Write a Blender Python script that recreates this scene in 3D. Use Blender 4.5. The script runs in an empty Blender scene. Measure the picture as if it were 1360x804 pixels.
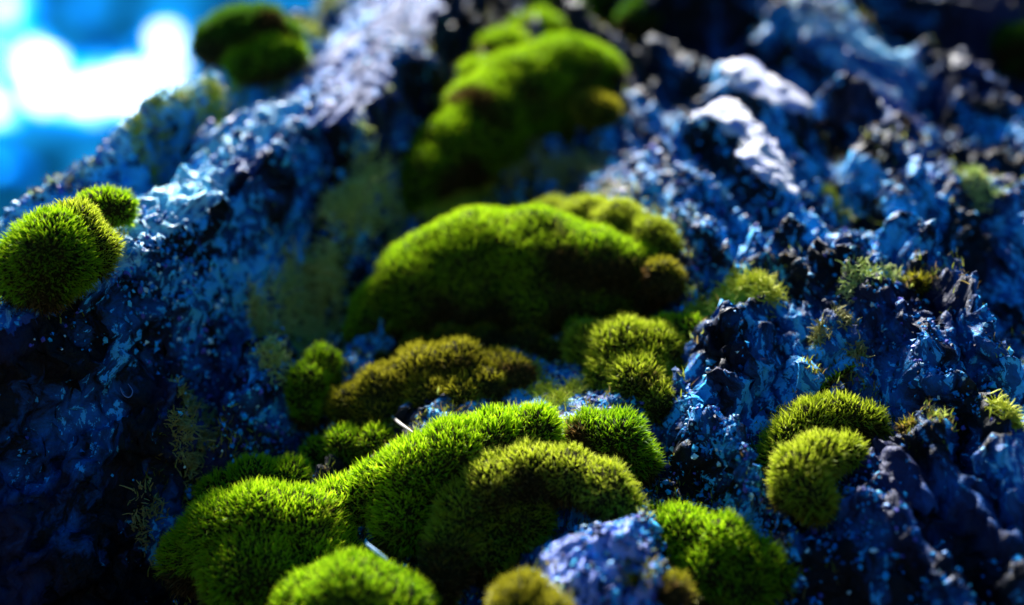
import bpy, math, random
import numpy as np
from mathutils import Vector

random.seed(7)
rng = np.random.default_rng(11)
scene = bpy.context.scene
COL = scene.collection

# ------------------------------------------------------------------ frame of the place
# The bark face is a leaning surface: (u across, v up the trunk, h out of the bark), in metres.
SLOPE = math.radians(50)
VIEW = math.radians(38)                     # angle between the view and the bark
PITCH = SLOPE - VIEW
DIST = 0.40
Z0 = 1.3
LENS = 50.0
FPX = 1360 * LENS / 36.0
U_ = np.array([1.0, 0, 0])
V_ = np.array([0, math.cos(SLOPE), math.sin(SLOPE)])
N_ = np.array([0, -math.sin(SLOPE), math.cos(SLOPE)])
CAM = np.array([0, -DIST * math.cos(VIEW), DIST * math.sin(VIEW)])       # in u,v,h
DUVH = np.array([0, math.cos(VIEW), -math.sin(VIEW)])
UPUVH = np.array([0, math.sin(VIEW), math.cos(VIEW)])
ZUVH = np.array([0, math.sin(SLOPE), math.cos(SLOPE)])                   # world up


def world(p):
    p = np.asarray(p, float)
    return p[..., 0:1] * U_ + p[..., 1:2] * V_ + p[..., 2:3] * N_ + np.array([0, 0, Z0])


def wdir(p):
    p = np.asarray(p, float)
    return p[..., 0:1] * U_ + p[..., 1:2] * V_ + p[..., 2:3] * N_


# ------------------------------------------------------------------ camera
cam_d = bpy.data.cameras.new('camera')
cam = bpy.data.objects.new('camera', cam_d)
COL.objects.link(cam)
cam.location = world(CAM)
cam.rotation_euler = (math.radians(90) + PITCH, 0, 0)
cam_d.lens = LENS
cam_d.sensor_width = 36
cam_d.clip_start = 0.01
cam_d.clip_end = 3000
cam_d.dof.use_dof = True
cam_d.dof.focus_distance = 0.365
cam_d.dof.aperture_fstop = 4.5
scene.camera = cam

# ------------------------------------------------------------------ world and sun
SUN_TO = np.array([-0.12, 0.40, 0.88])
SUN_TO = SUN_TO / np.linalg.norm(SUN_TO)
sun_el = math.asin(SUN_TO[2])
sun_az = math.atan2(SUN_TO[0], SUN_TO[1])
w = bpy.data.worlds.new("World")
scene.world = w
w.use_nodes = True
nt = w.node_tree
nt.nodes.clear()


def nd(nt, typ, **kw):
    n = nt.nodes.new(typ)
    for k, v in kw.items():
        if k.startswith('i_'):
            n.inputs[k[2:].replace('_', ' ')].default_value = v
        else:
            setattr(n, k, v)
    return n


out = nd(nt, 'ShaderNodeOutputWorld')
bg = nd(nt, 'ShaderNodeBackground')
bg.inputs['Strength'].default_value = 0.05
sky = nd(nt, 'ShaderNodeTexSky')
sky.sky_type = 'NISHITA'
sky.sun_disc = False
sky.sun_elevation = sun_el
sky.sun_rotation = sun_az
blue = nd(nt, 'ShaderNodeMix', data_type='RGBA', blend_type='MULTIPLY')
blue.inputs[0].default_value = 1.0
blue.inputs[7].default_value = (0.012, 0.38, 0.70, 1)
nt.links.new(sky.outputs[0], blue.inputs[6])
tc = nd(nt, 'ShaderNodeTexCoord')
no = nd(nt, 'ShaderNodeTexNoise')
no.inputs['Scale'].default_value = 13.0
no.inputs['Detail'].default_value = 2.0
nt.links.new(tc.outputs['Generated'], no.inputs['Vector'])
# scattered bright cloud; a few banks stand where the photograph shows them
sb = nd(nt, 'ShaderNodeMath', operation='SUBTRACT')
nt.links.new(no.outputs[0], sb.inputs[0])
sb.inputs[1].default_value = 0.14
acc = sb.outputs[0]


def ray_world(x, y):
    d = DUVH + (x - 680) / FPX * np.array([1.0, 0, 0]) + (402 - y) / FPX * UPUVH
    d = d / np.linalg.norm(d)
    return wdir(d)


BANKS = [(115, 120, 46, .56), (60, 100, 26, .36), (22, 80, 34, .46), (216, 52, 22, .58), (205, 88, 20, .50), (175, 118, 26, .48), (-5, 150, 28, .46), (20, 5, 34, .48), (75, 40, 22, -.2), (60, 200, 40, -.12),
         (-8, 225, 22, .5), (112, 5, 22, .35), (60, 235, 60, -.08), (150, 48, 22, -.15), (90, 62, 14, -.1), (110, 100, 260, .13)]
warp = nd(nt, 'ShaderNodeVectorMath', operation='MULTIPLY_ADD')
wn = nd(nt, 'ShaderNodeTexNoise')
wn.inputs['Scale'].default_value = 28.0
wn.inputs['Detail'].default_value = 3.0
nt.links.new(tc.outputs['Generated'], wn.inputs['Vector'])
nt.links.new(wn.outputs['Color'], warp.inputs[0])
warp.inputs[1].default_value = (.06, .06, .06)
nt.links.new(tc.outputs['Generated'], warp.inputs[2])
for (x, y, r, a) in BANKS:
    d = ray_world(x, y)
    dn = nd(nt, 'ShaderNodeVectorMath', operation='DISTANCE')
    nt.links.new(warp.outputs[0], dn.inputs[0])
    dn.inputs[1].default_value = tuple(d + .030)
    mr = nd(nt, 'ShaderNodeMapRange', interpolation_type='SMOOTHSTEP')
    mr.inputs[1].default_value = 0.0
    mr.inputs[2].default_value = r / FPX * 1.9
    mr.inputs[3].default_value = a
    mr.inputs[4].default_value = 0.0
    nt.links.new(dn.outputs['Value'], mr.inputs[0])
    ad = nd(nt, 'ShaderNodeMath', operation='ADD')
    nt.links.new(acc, ad.inputs[0])
    nt.links.new(mr.outputs[0], ad.inputs[1])
    acc = ad.outputs[0]
cr = nd(nt, 'ShaderNodeValToRGB')
nt.links.new(acc, cr.inputs[0])
ce = cr.color_ramp.elements
ce[0].position = 0.56
ce[0].color = (0, 0, 0, 1)
ce[1].position = 0.70
ce[1].color = (0, .05, .35, 1)
for pos, c in ((.80, (0, .32, .95, 1)), (.89, (.25, .75, 1, 1)), (.95, (1, 1, 1, 1))):
    q = ce.new(pos)
    q.color = c
cs_ = nd(nt, 'ShaderNodeMix', data_type='RGBA', blend_type='MULTIPLY')
cs_.inputs[0].default_value = 1.0
nt.links.new(cr.outputs[0], cs_.inputs[6])
cs_.inputs[7].default_value = (30, 30, 30, 1)
dk = nd(nt, 'ShaderNodeMapRange', interpolation_type='SMOOTHSTEP')
nt.links.new(wn.outputs[0], dk.inputs[0])
dk.inputs[1].default_value = .38
dk.inputs[2].default_value = .60
dk.inputs[3].default_value = .30
dk.inputs[4].default_value = 1.5
bl2 = nd(nt, 'ShaderNodeVectorMath', operation='SCALE')
nt.links.new(blue.outputs[2], bl2.inputs[0])
nt.links.new(dk.outputs[0], bl2.inputs['Scale'])
mx = nd(nt, 'ShaderNodeMix', data_type='RGBA', blend_type='ADD')
mx.inputs[0].default_value = 1.0
nt.links.new(cs_.outputs[2], mx.inputs[6])
nt.links.new(bl2.outputs[0], mx.inputs[7])
nt.links.new(mx.outputs[2], bg.inputs[0])
nt.links.new(bg.outputs[0], out.inputs[0])

sd = bpy.data.lights.new('sun', 'SUN')
sd.energy = 5.0
sd.angle = math.radians(11)
sd.color = (1.0, 0.98, 0.94)
sun = bpy.data.objects.new('sun', sd)
COL.objects.link(sun)
sun.location = (-1, 1, 4)
sun.rotation_euler = Vector(SUN_TO).to_track_quat('Z', 'Y').to_euler()

scene.view_settings.view_transform = 'Standard'
scene.view_settings.look = 'None'
scene.view_settings.exposure = 1.68
scene.view_settings.gamma = 1.0


# ------------------------------------------------------------------ numpy noise
def _h(ix, iy, iz, seed):
    n = (ix.astype(np.int64) * 374761393 + iy.astype(np.int64) * 668265263 + iz.astype(np.int64) * 2147483647 + seed * 974634777)
    n = (n ^ (n >> 13)) * 1274126177
    n = n & 0x7fffffff
    n = (n ^ (n >> 16)) & 0xffffff
    return n / float(0xffffff)


def vnoise(p, seed=0):
    """smooth value noise in 3D, -1..1"""
    i = np.floor(p)
    f = p - i
    f = f * f * f * (f * (f * 6 - 15) + 10)
    i = i.astype(np.int64)
    r = 0
    for dx in (0, 1):
        wx = f[..., 0] if dx else 1 - f[..., 0]
        for dy in (0, 1):
            wy = f[..., 1] if dy else 1 - f[..., 1]
            for dz in (0, 1):
                wz = f[..., 2] if dz else 1 - f[..., 2]
                r = r + wx * wy * wz * _h(i[..., 0] + dx, i[..., 1] + dy, i[..., 2] + dz, seed)
    return r * 2 - 1


def fbm(p, octv=4, seed=0, gain=.5):
    r = 0
    a = 1.0
    for k in range(octv):
        r = r + a * vnoise(p * (2.03 ** k) + 17.3 * k, seed + k)
        a *= gain
    return r


def ridged(p, octv=4, seed=0):
    r = 0
    a = 1.0
    for k in range(octv):
        r = r + a * (1 - 2 * np.abs(vnoise(p * (2.1 ** k) + 9.1 * k, seed + k)))
        a *= .5
    return r


def worley(p2, seed=0):
    i = np.floor(p2).astype(np.int64)
    best = np.full(p2.shape[:-1], 9.0)
    sec = best.copy()
    cid = np.zeros(p2.shape[:-1])
    z = np.zeros_like(i[..., 0])
    for dx in (-1, 0, 1):
        for dy in (-1, 0, 1):
            cx = i[..., 0] + dx
            cy = i[..., 1] + dy
            fx = cx + _h(cx, cy, z, seed)
            fy = cy + _h(cx, cy, z, seed + 5)
            d = np.hypot(fx - p2[..., 0], fy - p2[..., 1])
            hid = _h(cx, cy, z, seed + 9)
            nb = d < best
            sec = np.where(nb, best, np.minimum(sec, d))
            cid = np.where(nb, hid, cid)
            best = np.where(nb, d, best)
    return best, sec, cid


# ------------------------------------------------------------------ pixel -> place on the bark
def px(x, y, h=0.0):
    d = DUVH + (x - 680) / FPX * np.array([1.0, 0, 0]) + (402 - y) / FPX * UPUVH
    t = (h - CAM[2]) / d[2]
    p = CAM + d * t
    return p


# control heights of the bark face (x, y in the photograph, h in metres)
CTRL = [(0, 500, -.015), (0, 780, -.14), (100, 620, -.085), (200, 600, -.055), (150, 780, -.12), (0, 640, -.09), (90, 720, -.12), (330, 350, -.028), (330, 540, -.03), (60, 380, -.005),
        (150, 300, -.002), (420, 300, -.03), (500, 200, -.02), (470, 100, -.03), (560, 350, -.01), (600, 500, -.005), (700, 650, -.015), (450, 740, -.03),
        (720, 220, -.01), (700, 70, -.01), (900, 230, 0), (1050, 300, 0), (1000, 450, 0), (920, 600, -.006), (1200, 400, .005),
        (1340, 470, -.005), (1150, 640, -.006), (1000, 760, -.02), (1350, 700, -.014), (1200, 150, -.015), (1350, 90, -.06), (1000, 50, -.035),
        (600, 0, -.05), (600, 780, -.02), (300, 60, 0), (850, 0, -.05), (215, 210, -.035), (290, 135, -.035)]
CP = np.array([np.append(px(x, y, h)[:2], h) for x, y, h in CTRL])

# slabs and knobs of bark: outline in the photograph, height, tilt along u and v, steepness of the rim, name
SLABS = [
    ('bark_ridge', [(-60, 330), (0, 288), (95, 222), (195, 125), (285, 98), (292, 108), (240, 145), (170, 198), (85, 262), (0, 320)], .012, (.06, -.05), 2.8,
     'pale sunlit ridge of bark along the edge against the sky'),
    ('bark_ridge', [(-60, 480), (-60, 420), (60, 355), (170, 285), (250, 200), (290, 140), (335, 88), (405, 85), (398, 150), (340, 215), (240, 300), (150, 385), (60, 440), (0, 470)],
     .016, (.05, -.14), 1.8, 'broad blue and white ridge of bark above the dark hollow'),
    ('bark_plate', [(405, 190), (400, 120), (440, 40), (480, -20), (590, -40), (562, 70), (480, 165), (470, 190)], .004, (.1, -.1), 2.6,
     'blurred blue plate of bark left of the topmost moss'),
    ('bark_ridge', [(-60, 650), (-40, 600), (110, 530), (212, 435), (222, 470), (160, 545), (60, 610)], -.006, (0, .1), 2.2,
     'narrow dim blue ridge of bark in the lower left'),
    ('bark_plate', [(930, 142), (972, 134), (1010, 170), (1046, 222), (1042, 252), (1005, 250), (968, 212)], .010, (-.12, .02), 2.5,
     'white smooth plate of bark right of the topmost moss'),
    ('bark_plate', [(965, 88), (990, 80), (1050, 105), (1086, 135), (1078, 152), (1030, 142), (975, 108)], .006, (-.12, .02), 1.6,
     'long white plate of bark above the other white plate'),
    ('bark_plate', [(1040, 30), (1110, 22), (1225, 90), (1240, 165), (1180, 140), (1060, 66)], -.004, (0, .25), 1.5, 'wide blurred blue plate of bark near the top right'),
    ('bark_knob', [(1150, 185), (1200, 180), (1262, 235), (1240, 290), (1190, 265)], .004, (0, .1), 1.8, 'knob of bark with glittering white crust'),
    ('bark_plate', [(1285, 600), (1330, 560), (1420, 560), (1420, 720), (1340, 670)], .006, (0, .15), 2.5, 'smooth blue plate of bare wood at the right edge'),
    ('bark_knob', [(938, 430), (962, 402), (1025, 400), (1050, 432), (1042, 480), (1000, 502), (945, 480)], .006, (0, .1), 2.6, 'crusted knob of bark under the pale tuft'),
    ('bark_knob', [(1140, 602), (1180, 588), (1262, 590), (1275, 640), (1215, 668), (1150, 660)], .000, (0, .1), 2.4, 'crusted knob of bark right of the twin cushions'),
    ('bark_knob', [(735, 700), (765, 680), (820, 685), (850, 735), (880, 830), (690, 830), (705, 745)], .000, (0, .15), 2.0, 'blurred violet and blue knob of bark under the arched moss'),
    ('bark_plate', [(590, 590), (690, 500), (745, 460), (800, 520), (740, 560)], -.004, (0, .1), .6, 'pale lichen covered plate of bark between the cushions'),
    ('bark_ridge', [(1050, 350), (1130, 330), (1230, 420), (1300, 520), (1250, 540), (1130, 440)], .006, (0, .1), .8, 'glittering ridge of bark across the right side'),
    ('bark_ridge', [(850, -10), (960, 0), (1060, 12), (1160, 10), (1260, 14), (1420, 30), (1500, -120), (800, -160)], -.005, (0, 0), 2.6, 'dark overhanging ridge of bark along the top right'),
    ('bark_ridge', [(560, 20), (640, 30), (660, -60), (560, -70)], -.01, (0, 0), 2.6, 'dark overhanging ridge of bark at the top between the blue plate and the moss'),
    ('bark_knob', [(258, 70), (275, 38), (330, 14), (400, 10), (420, 70), (400, 100), (340, 118), (285, 108)], -.006, (0, -.1), 1.6, 'dark knob of bark under the mossy pair at the top left'),
    ('bark_knob', [(820, 190), (880, 170), (930, 250), (960, 330), (900, 330), (830, 270)], .004, (0, .1), 1.3, 'blurred blue knob of bark right of the topmost moss'),
]
for s in SLABS:
    pass
def strip(pts, w, H, steep=2.2):
    P = np.array(pts, float)
    d = np.gradient(P, axis=0)
    d /= np.linalg.norm(d, axis=1, keepdims=True)
    nn = np.stack([-d[:, 1], d[:, 0]], -1)
    ww = w * np.sin(np.linspace(.35, math.pi - .35, len(P)))[:, None]
    return ('bark_ridge', [tuple(q) for q in np.concatenate([P + nn * ww, (P - nn * ww)[::-1]])], H, (0, .05), steep, None)


SLABS += [
    strip([(-60, 590), (40, 520), (130, 450), (215, 372), (300, 290)], 22, .004),
    strip([(-60, 700), (60, 640), (170, 560), (270, 450), (345, 330)], 20, -.008),
    strip([(-60, 800), (60, 740), (170, 660), (260, 570), (320, 480)], 20, -.022),
    strip([(60, 840), (150, 770), (230, 690)], 18, -.042),
    strip([(250, 500), (320, 420), (380, 330), (420, 250)], 14, -.012),
    strip([(300, 560), (350, 500), (385, 440)], 13, -.012),
    strip([(440, 330), (480, 250), (530, 150), (560, 60)], 16, -.008),
    strip([(880, 60), (960, 110), (1040, 180), (1130, 270)], 13, -.002),
    strip([(1110, 120), (1200, 180), (1290, 270), (1380, 380)], 20, .004),
    strip([(1230, 60), (1300, 120), (1400, 220)], 22, -.004),
    strip([(900, 300), (980, 350), (1050, 420), (1100, 500)], 11, .006),
    strip([(1050, 300), (1130, 360), (1220, 450), (1300, 560), (1360, 680)], 15, .010),
    strip([(1180, 300), (1260, 370), (1370, 490)], 15, .011),
    strip([(1100, 640), (1180, 690), (1260, 770), (1300, 830)], 14, .002),
    strip([(1200, 560), (1280, 650), (1370, 760)], 13, .004),
    strip([(900, 480), (940, 560), (990, 640)], 12, .002),
]
SL = []
for (nm, poly, H, tilt, steep, lab) in SLABS:
    P = np.array([px(x, y, H)[:2] for x, y in poly])
    SL.append((nm, P, P.mean(0), H, tilt, steep, lab))


def sdpoly(p, P):
    """signed distance to polygon, negative inside"""
    d = np.full(p.shape[:-1], 1e9)
    ins = np.zeros(p.shape[:-1], bool)
    n = len(P)
    for k in range(n):
        a = P[k]
        b = P[(k + 1) % n]
        e = b - a
        q = p - a
        t = np.clip((q @ e) / (e @ e), 0, 1)
        dd = np.hypot(q[..., 0] - t * e[0], q[..., 1] - t * e[1])
        d = np.minimum(d, dd)
        c = ((a[1] > p[..., 1]) != (b[1] > p[..., 1]))
        xs = a[0] + (p[..., 1] - a[1]) * e[0] / (e[1] if abs(e[1]) > 1e-12 else 1e-12)
        ins ^= c & (p[..., 0] < xs)
    return np.where(ins, -d, d)


EDGE = np.array([px(x, y, .012)[:2] for x, y in [(-330, 560), (-120, 365), (0, 280), (95, 213), (190, 122), (232, 96), (250, 60), (262, 20), (275, -20), (315, -100), (420, -260)]])


def edge_u(v):
    o = np.argsort(EDGE[:, 1])
    return np.interp(v, EDGE[o, 1], EDGE[o, 0])


def smooth_face(u, v):
    p = np.stack([u, v], -1)
    s = 0.035
    wsum = 1e-9
    hs = 0
    for c in CP:
        ww = np.exp(-((u - c[0]) ** 2 + (v - c[1]) ** 2) / (2 * s * s)) + 1e-7 / (((u - c[0]) ** 2 + (v - c[1]) ** 2) + 1e-3)
        wsum = wsum + ww
        hs = hs + ww * c[2]
    return hs / wsum


APEX = px(660, -60, 0)[:2] + np.array([0, .04])


def grain_of(u, v):
    du, dv = u - APEX[0], APEX[1] - v
    dv = np.maximum(dv, .02)
    return np.arctan2(du, dv) * .20, np.hypot(du, dv)


def face(u, v, detail=False):
    """height of the bark; detail adds the relief"""
    h = smooth_face(u, v)
    p2 = np.stack([u, v], -1)
    p3 = np.stack([u, v, np.zeros_like(u)], -1)
    idx = np.full(u.shape, -1)
    if detail:
        wob = np.stack([fbm(p3 * 55, 3, 3), fbm(p3 * 55, 3, 8)], -1) * .0045
        # long fibres follow the trunk: left side leans right, right side leans left
        du, dv = u - APEX[0], APEX[1] - v
        dv = np.maximum(dv, .02)
        fv = np.hypot(du, dv)
        fu = np.arctan2(du, dv) * .20 + wob[..., 0] * .5
        big = (ridged(np.stack([fu * 30, fv * 4.5, 0 * u], -1), 3, 21) - .8) * .0115
        med = ridged(np.stack([fu * 90, fv * 20, 0 * u + 3], -1), 3, 33) * .0042 - .003
        h = h + big + med
    else:
        wob = 0
    for k, (nm, P, c, H, tilt, steep, lab) in enumerate(SL):
        sdv = sdpoly(p2 + wob, P)
        z = H + tilt[0] * (u - c[0]) + tilt[1] * (v - c[1])
        if detail:
            z = z + ridged(np.stack([fu * 75, fv * 11, 0 * u + k], -1), 4, 50 + k) * (.0006 if k in (2, 4, 5, 6, 8) else .0026)
        cap = z - np.maximum(sdv, 0) * steep * 1.1 + np.minimum(np.maximum(-sdv, 0), .006) * .4
        cap = np.where(sdv > .06, -1, cap)
        win = cap > h
        idx = np.where(win & (sdv < .0), k, idx)
        h = np.maximum(h, cap)
    if detail:
        rough = np.clip(.55 + fbm(p3 * 22, 2, 77) * .9, .4, 1.4)
        smooth_ids = np.isin(idx, [2, 4, 5, 6, 8])
        rough = np.where(smooth_ids, .16, rough)
        flat = np.where(smooth_ids, .25, 1.0)
        d1, d2, cid = worley(np.stack([fu * 110, fv * 32], -1) + wob * 160, 4)
        # long splinters and splits along the grain
        sp = ridged(np.stack([fu * 230, fv * 26, 0 * u + 9], -1), 2, 71)
        h = h + np.clip(sp - .3, -1, .8) * .0012 * flat ** .5
        h = h + ((np.clip((d2 - d1) * 3, 0, 1) - 1) * .0030 + (cid - .5) * .0034) * flat
        w1, w2, wc = worley(np.stack([fu * 260, fv * 85], -1) + wob * 300, 14)
        x1, x2, xc = worley(np.stack([fu * 480, fv * 230], -1) + wob * 500, 15)
        h = h + rough * ((xc - .5) * .0024 - x1 * .0012)
        h = h + rough * ((wc - .5) * .0026 - w1 * .0016 + fbm(p3 * 240, 3, 90) * .0015 + fbm(p3 * 600, 2, 95) * .0009)
        # the bark lies low under the big cushions
        for (x, y, s_) in ((765, 385, .016), (790, 370, .014), (700, 400, .014), (735, 180, .022), (680, 180, .018), (640, 640, .012)):
            q = px(x, y, 0)
            m_ = np.exp(-((u - q[0]) ** 2 + ((v - q[1]) * .6) ** 2) / (2 * s_ * s_))
            h = h - m_ * np.maximum(h - smooth_face(u, v) + .004, 0) * .9 - m_ * .003
    # beyond the left edge the trunk turns away
    e = u - edge_u(v)
    h = h - np.clip(-e, 0, .05) * 9 - np.clip(.012 - e, 0, .012) ** 2 * 60
    # far right also rolls off
    h = h - np.clip(u - .24, 0, 1) ** 2 * 6
    h = h - np.clip(-v - .14, 0, 1) ** 2 * 3
    return h, idx


def hit(x, y, wide=False):
    """where the ray through a point of the photograph meets the (slightly smoothed) bark"""
    d = DUVH + (x - 680) / FPX * np.array([1.0, 0, 0]) + (402 - y) / FPX * UPUVH
    t = np.linspace(.2, .9, 1400)
    P = CAM + d[None] * t[:, None]
    hh = hsoft(P[:, 0], P[:, 1], wide)
    b = np.nonzero(P[:, 2] < hh)[0]
    k = b[0] if len(b) else 960
    return P[k], t[k], d


# ------------------------------------------------------------------ mesh helper
def mesh_from(name, verts, faces, smooth=True, mat=None):
    """faces: list of int arrays (n,k)"""
    me = bpy.data.meshes.new(name)
    verts = np.asarray(verts, np.float32)
    if isinstance(faces, np.ndarray):
        faces = [faces]
    nl = sum(f.size for f in faces)
    nf = sum(len(f) for f in faces)
    me.vertices.add(len(verts))
    me.vertices.foreach_set('co', verts.ravel())
    me.loops.add(nl)
    me.polygons.add(nf)
    me.loops.foreach_set('vertex_index', np.concatenate([f.ravel() for f in faces]).astype(np.int32))
    tot = np.concatenate([np.full(len(f), f.shape[1]) for f in faces]).astype(np.int32)
    st = np.concatenate([[0], np.cumsum(tot)[:-1]]).astype(np.int32)
    me.polygons.foreach_set('loop_start', st)
    me.polygons.foreach_set('loop_total', tot)
    me.polygons.foreach_set('use_smooth', np.full(nf, smooth))
    me.update(calc_edges=True)
    if mat:
        me.materials.append(mat)
    return me


def link(name, me, parent=None, label=None, cat=None, group=None, kind=None):
    o = bpy.data.objects.new(name, me)
    COL.objects.link(o)
    if parent is not None:
        o.parent = parent
        o.matrix_parent_inverse = parent.matrix_world.inverted()
    for k, v in (('label', label), ('category', cat), ('group', group), ('kind', kind)):
        if v:
            o[k] = v
    return o


def empty(name, loc, label, cat, group=None):
    o = bpy.data.objects.new(name, None)
    COL.objects.link(o)
    o.location = loc
    o.empty_display_size = .01
    o['label'] = label
    o['category'] = cat
    if group:
        o['group'] = group
    bpy.context.view_layer.update()
    return o


def set_col(me, cols):
    a = me.color_attributes.new('tint', 'FLOAT_COLOR', 'POINT')
    c = np.ones((len(cols), 4), np.float32)
    c[:, :3] = cols
    a.data.foreach_set('color', c.ravel())


# ------------------------------------------------------------------ materials
def newmat(name):
    m = bpy.data.materials.new(name)
    m.use_nodes = True
    m.node_tree.nodes.clear()
    return m, m.node_tree


def bark_material(name, dark, mid, pale, pale_lo, pale_hi, rough=.5, spec=.5):
    m, t = newmat(name)
    o = nd(t, 'ShaderNodeOutputMaterial')
    b = nd(t, 'ShaderNodeBsdfPrincipled')
    tc = nd(t, 'ShaderNodeTexCoord')
    ga = nd(t, 'ShaderNodeAttribute')
    ga.attribute_name = 'grain'
    gs = nd(t, 'ShaderNodeVectorMath', operation='MULTIPLY')
    t.links.new(ga.outputs['Vector'], gs.inputs[0])
    gs.inputs[1].default_value = (3.2, .8, 1.6)
    n1 = nd(t, 'ShaderNodeTexNoise')
    n1.inputs['Scale'].default_value = 38
    n1.inputs['Detail'].default_value = 8
    n1.inputs['Roughness'].default_value = .68
    n1.inputs['Distortion'].default_value = .4
    n2 = nd(t, 'ShaderNodeTexNoise')
    n2.inputs['Scale'].default_value = 19
    n2.inputs['Detail'].default_value = 5
    n3 = nd(t, 'ShaderNodeTexNoise')
    n3.inputs['Scale'].default_value = 300
    n3.inputs['Detail'].default_value = 5
    n3.inputs['Roughness'].default_value = .7
    t.links.new(gs.outputs[0], n1.inputs['Vector'])
    t.links.new(tc.outputs['Object'], n2.inputs['Vector'])
    t.links.new(gs.outputs[0], n3.inputs['Vector'])
    r1 = nd(t, 'ShaderNodeValToRGB')
    e = r1.color_ramp.elements
    e[0].position = .45
    e[0].color = (*dark, 1)
    e[1].position = .60
    e[1].color = (*mid, 1)
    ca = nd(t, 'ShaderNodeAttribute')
    ca.attribute_name = 'crust'  # crust cover mixed with painted shade and brightness; shifts the base tone too
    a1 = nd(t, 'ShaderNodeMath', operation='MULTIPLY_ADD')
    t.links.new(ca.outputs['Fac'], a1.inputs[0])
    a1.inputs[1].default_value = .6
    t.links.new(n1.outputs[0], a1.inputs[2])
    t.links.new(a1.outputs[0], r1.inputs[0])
    # violet and brown-grey weathering in wide patches
    r2 = nd(t, 'ShaderNodeValToRGB')
    e = r2.color_ramp.elements
    e[0].position = .52
    e[0].color = (0, 0, 0, 1)
    e[1].position = .68
    e[1].color = (.22, .22, .22, 1)
    t.links.new(n2.outputs[0], r2.inputs[0])
    m1 = nd(t, 'ShaderNodeMix', data_type='RGBA')
    t.links.new(r2.outputs[0], m1.inputs[0])
    t.links.new(r1.outputs[0], m1.inputs[6])
    m1.inputs[7].default_value = (.07, .10, .42, 1)
    # pale crust, its spread mixed with painted light and shade
    ad = nd(t, 'ShaderNodeMath', operation='ADD')
    ml = nd(t, 'ShaderNodeMath', operation='MULTIPLY')
    ml.inputs[1].default_value = .9
    t.links.new(n3.outputs[0], ml.inputs[0])
    t.links.new(n1.outputs[0], ad.inputs[0])
    t.links.new(ml.outputs[0], ad.inputs[1])
    big = nd(t, 'ShaderNodeMath', operation='MULTIPLY_ADD')
    t.links.new(n2.outputs[0], big.inputs[0])
    big.inputs[1].default_value = -.45
    big.inputs[2].default_value = .20
    adb = nd(t, 'ShaderNodeMath', operation='ADD')
    t.links.new(ad.outputs[0], adb.inputs[0])
    t.links.new(big.outputs[0], adb.inputs[1])
    r3 = nd(t, 'ShaderNodeValToRGB')
    e = r3.color_ramp.elements
    e[0].position = pale_lo
    e[0].color = (0, 0, 0, 1)
    e[1].position = pale_hi
    e[1].color = (1, 1, 1, 1)
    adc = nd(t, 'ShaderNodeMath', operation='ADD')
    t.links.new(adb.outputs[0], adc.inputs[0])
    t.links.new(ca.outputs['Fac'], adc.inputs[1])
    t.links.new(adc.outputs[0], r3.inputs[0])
    m2 = nd(t, 'ShaderNodeMix', data_type='RGBA')
    t.links.new(r3.outputs[0], m2.inputs[0])
    t.links.new(m1.outputs[2], m2.inputs[6])
    m2.inputs[7].default_value = (*pale, 1)
    t.links.new(m2.outputs[2], b.inputs['Base Color'])
    b.inputs['Roughness'].default_value = rough
    b.inputs['Specular IOR Level'].default_value = spec
    bp = nd(t, 'ShaderNodeBump')
    bp.inputs['Strength'].default_value = .8
    bp.inputs['Distance'].default_value = .0022
    t.links.new(ad.outputs[0], bp.inputs['Height'])
    t.links.new(bp.outputs[0], b.inputs['Normal'])
    t.links.new(b.outputs[0], o.inputs[0])
    return m


M_BARK = bark_material('blue_bark', (.001, .002, .006), (.002, .15, .52), (.06, .52, 1.0), .98, 1.10, .5, .25)
M_PLATE = bark_material('pale_sunlit_bark', (.003, .06, .30), (.02, .36, .95), (.30, .76, 1.0), .86, 1.06, .45, .5)  # paler bark; brightness of the sunlit ridges is put into its colour
M_AZURE = bark_material('azure_bark', (.004, .05, .26), (.006, .20, .78), (.05, .44, .98), .98, 1.12, .6, .35)
M_VIOLET = bark_material('violet_bark', (.006, .02, .12), (.03, .13, .60), (.34, .44, .98), .95, 1.08, .55, .3)
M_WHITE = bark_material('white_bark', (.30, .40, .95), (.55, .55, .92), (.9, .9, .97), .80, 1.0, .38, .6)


def tint_material(name, trans=.35, rough=.55, spec=.25):
    m, t = newmat(name)
    o = nd(t, 'ShaderNodeOutputMaterial')
    at = nd(t, 'ShaderNodeAttribute')
    at.attribute_name = 'tint'
    b = nd(t, 'ShaderNodeBsdfPrincipled')
    b.inputs['Roughness'].default_value = rough
    b.inputs['Specular IOR Level'].default_value = spec
    t.links.new(at.outputs['Color'], b.inputs['Base Color'])
    tr = nd(t, 'ShaderNodeBsdfTranslucent')
    t.links.new(at.outputs['Color'], tr.inputs[0])
    mx = nd(t, 'ShaderNodeMixShader')
    mx.inputs[0].default_value = trans
    t.links.new(b.outputs[0], mx.inputs[1])
    t.links.new(tr.outputs[0], mx.inputs[2])
    t.links.new(mx.outputs[0], o.inputs[0])
    return m


M_BLADE = tint_material('moss_blade', .5, .5, .2)
M_THREAD = tint_material('lichen_thread', .25, .6, .2)
M_FLAKE = tint_material('crust_flake', .0, .5, .2)


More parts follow.
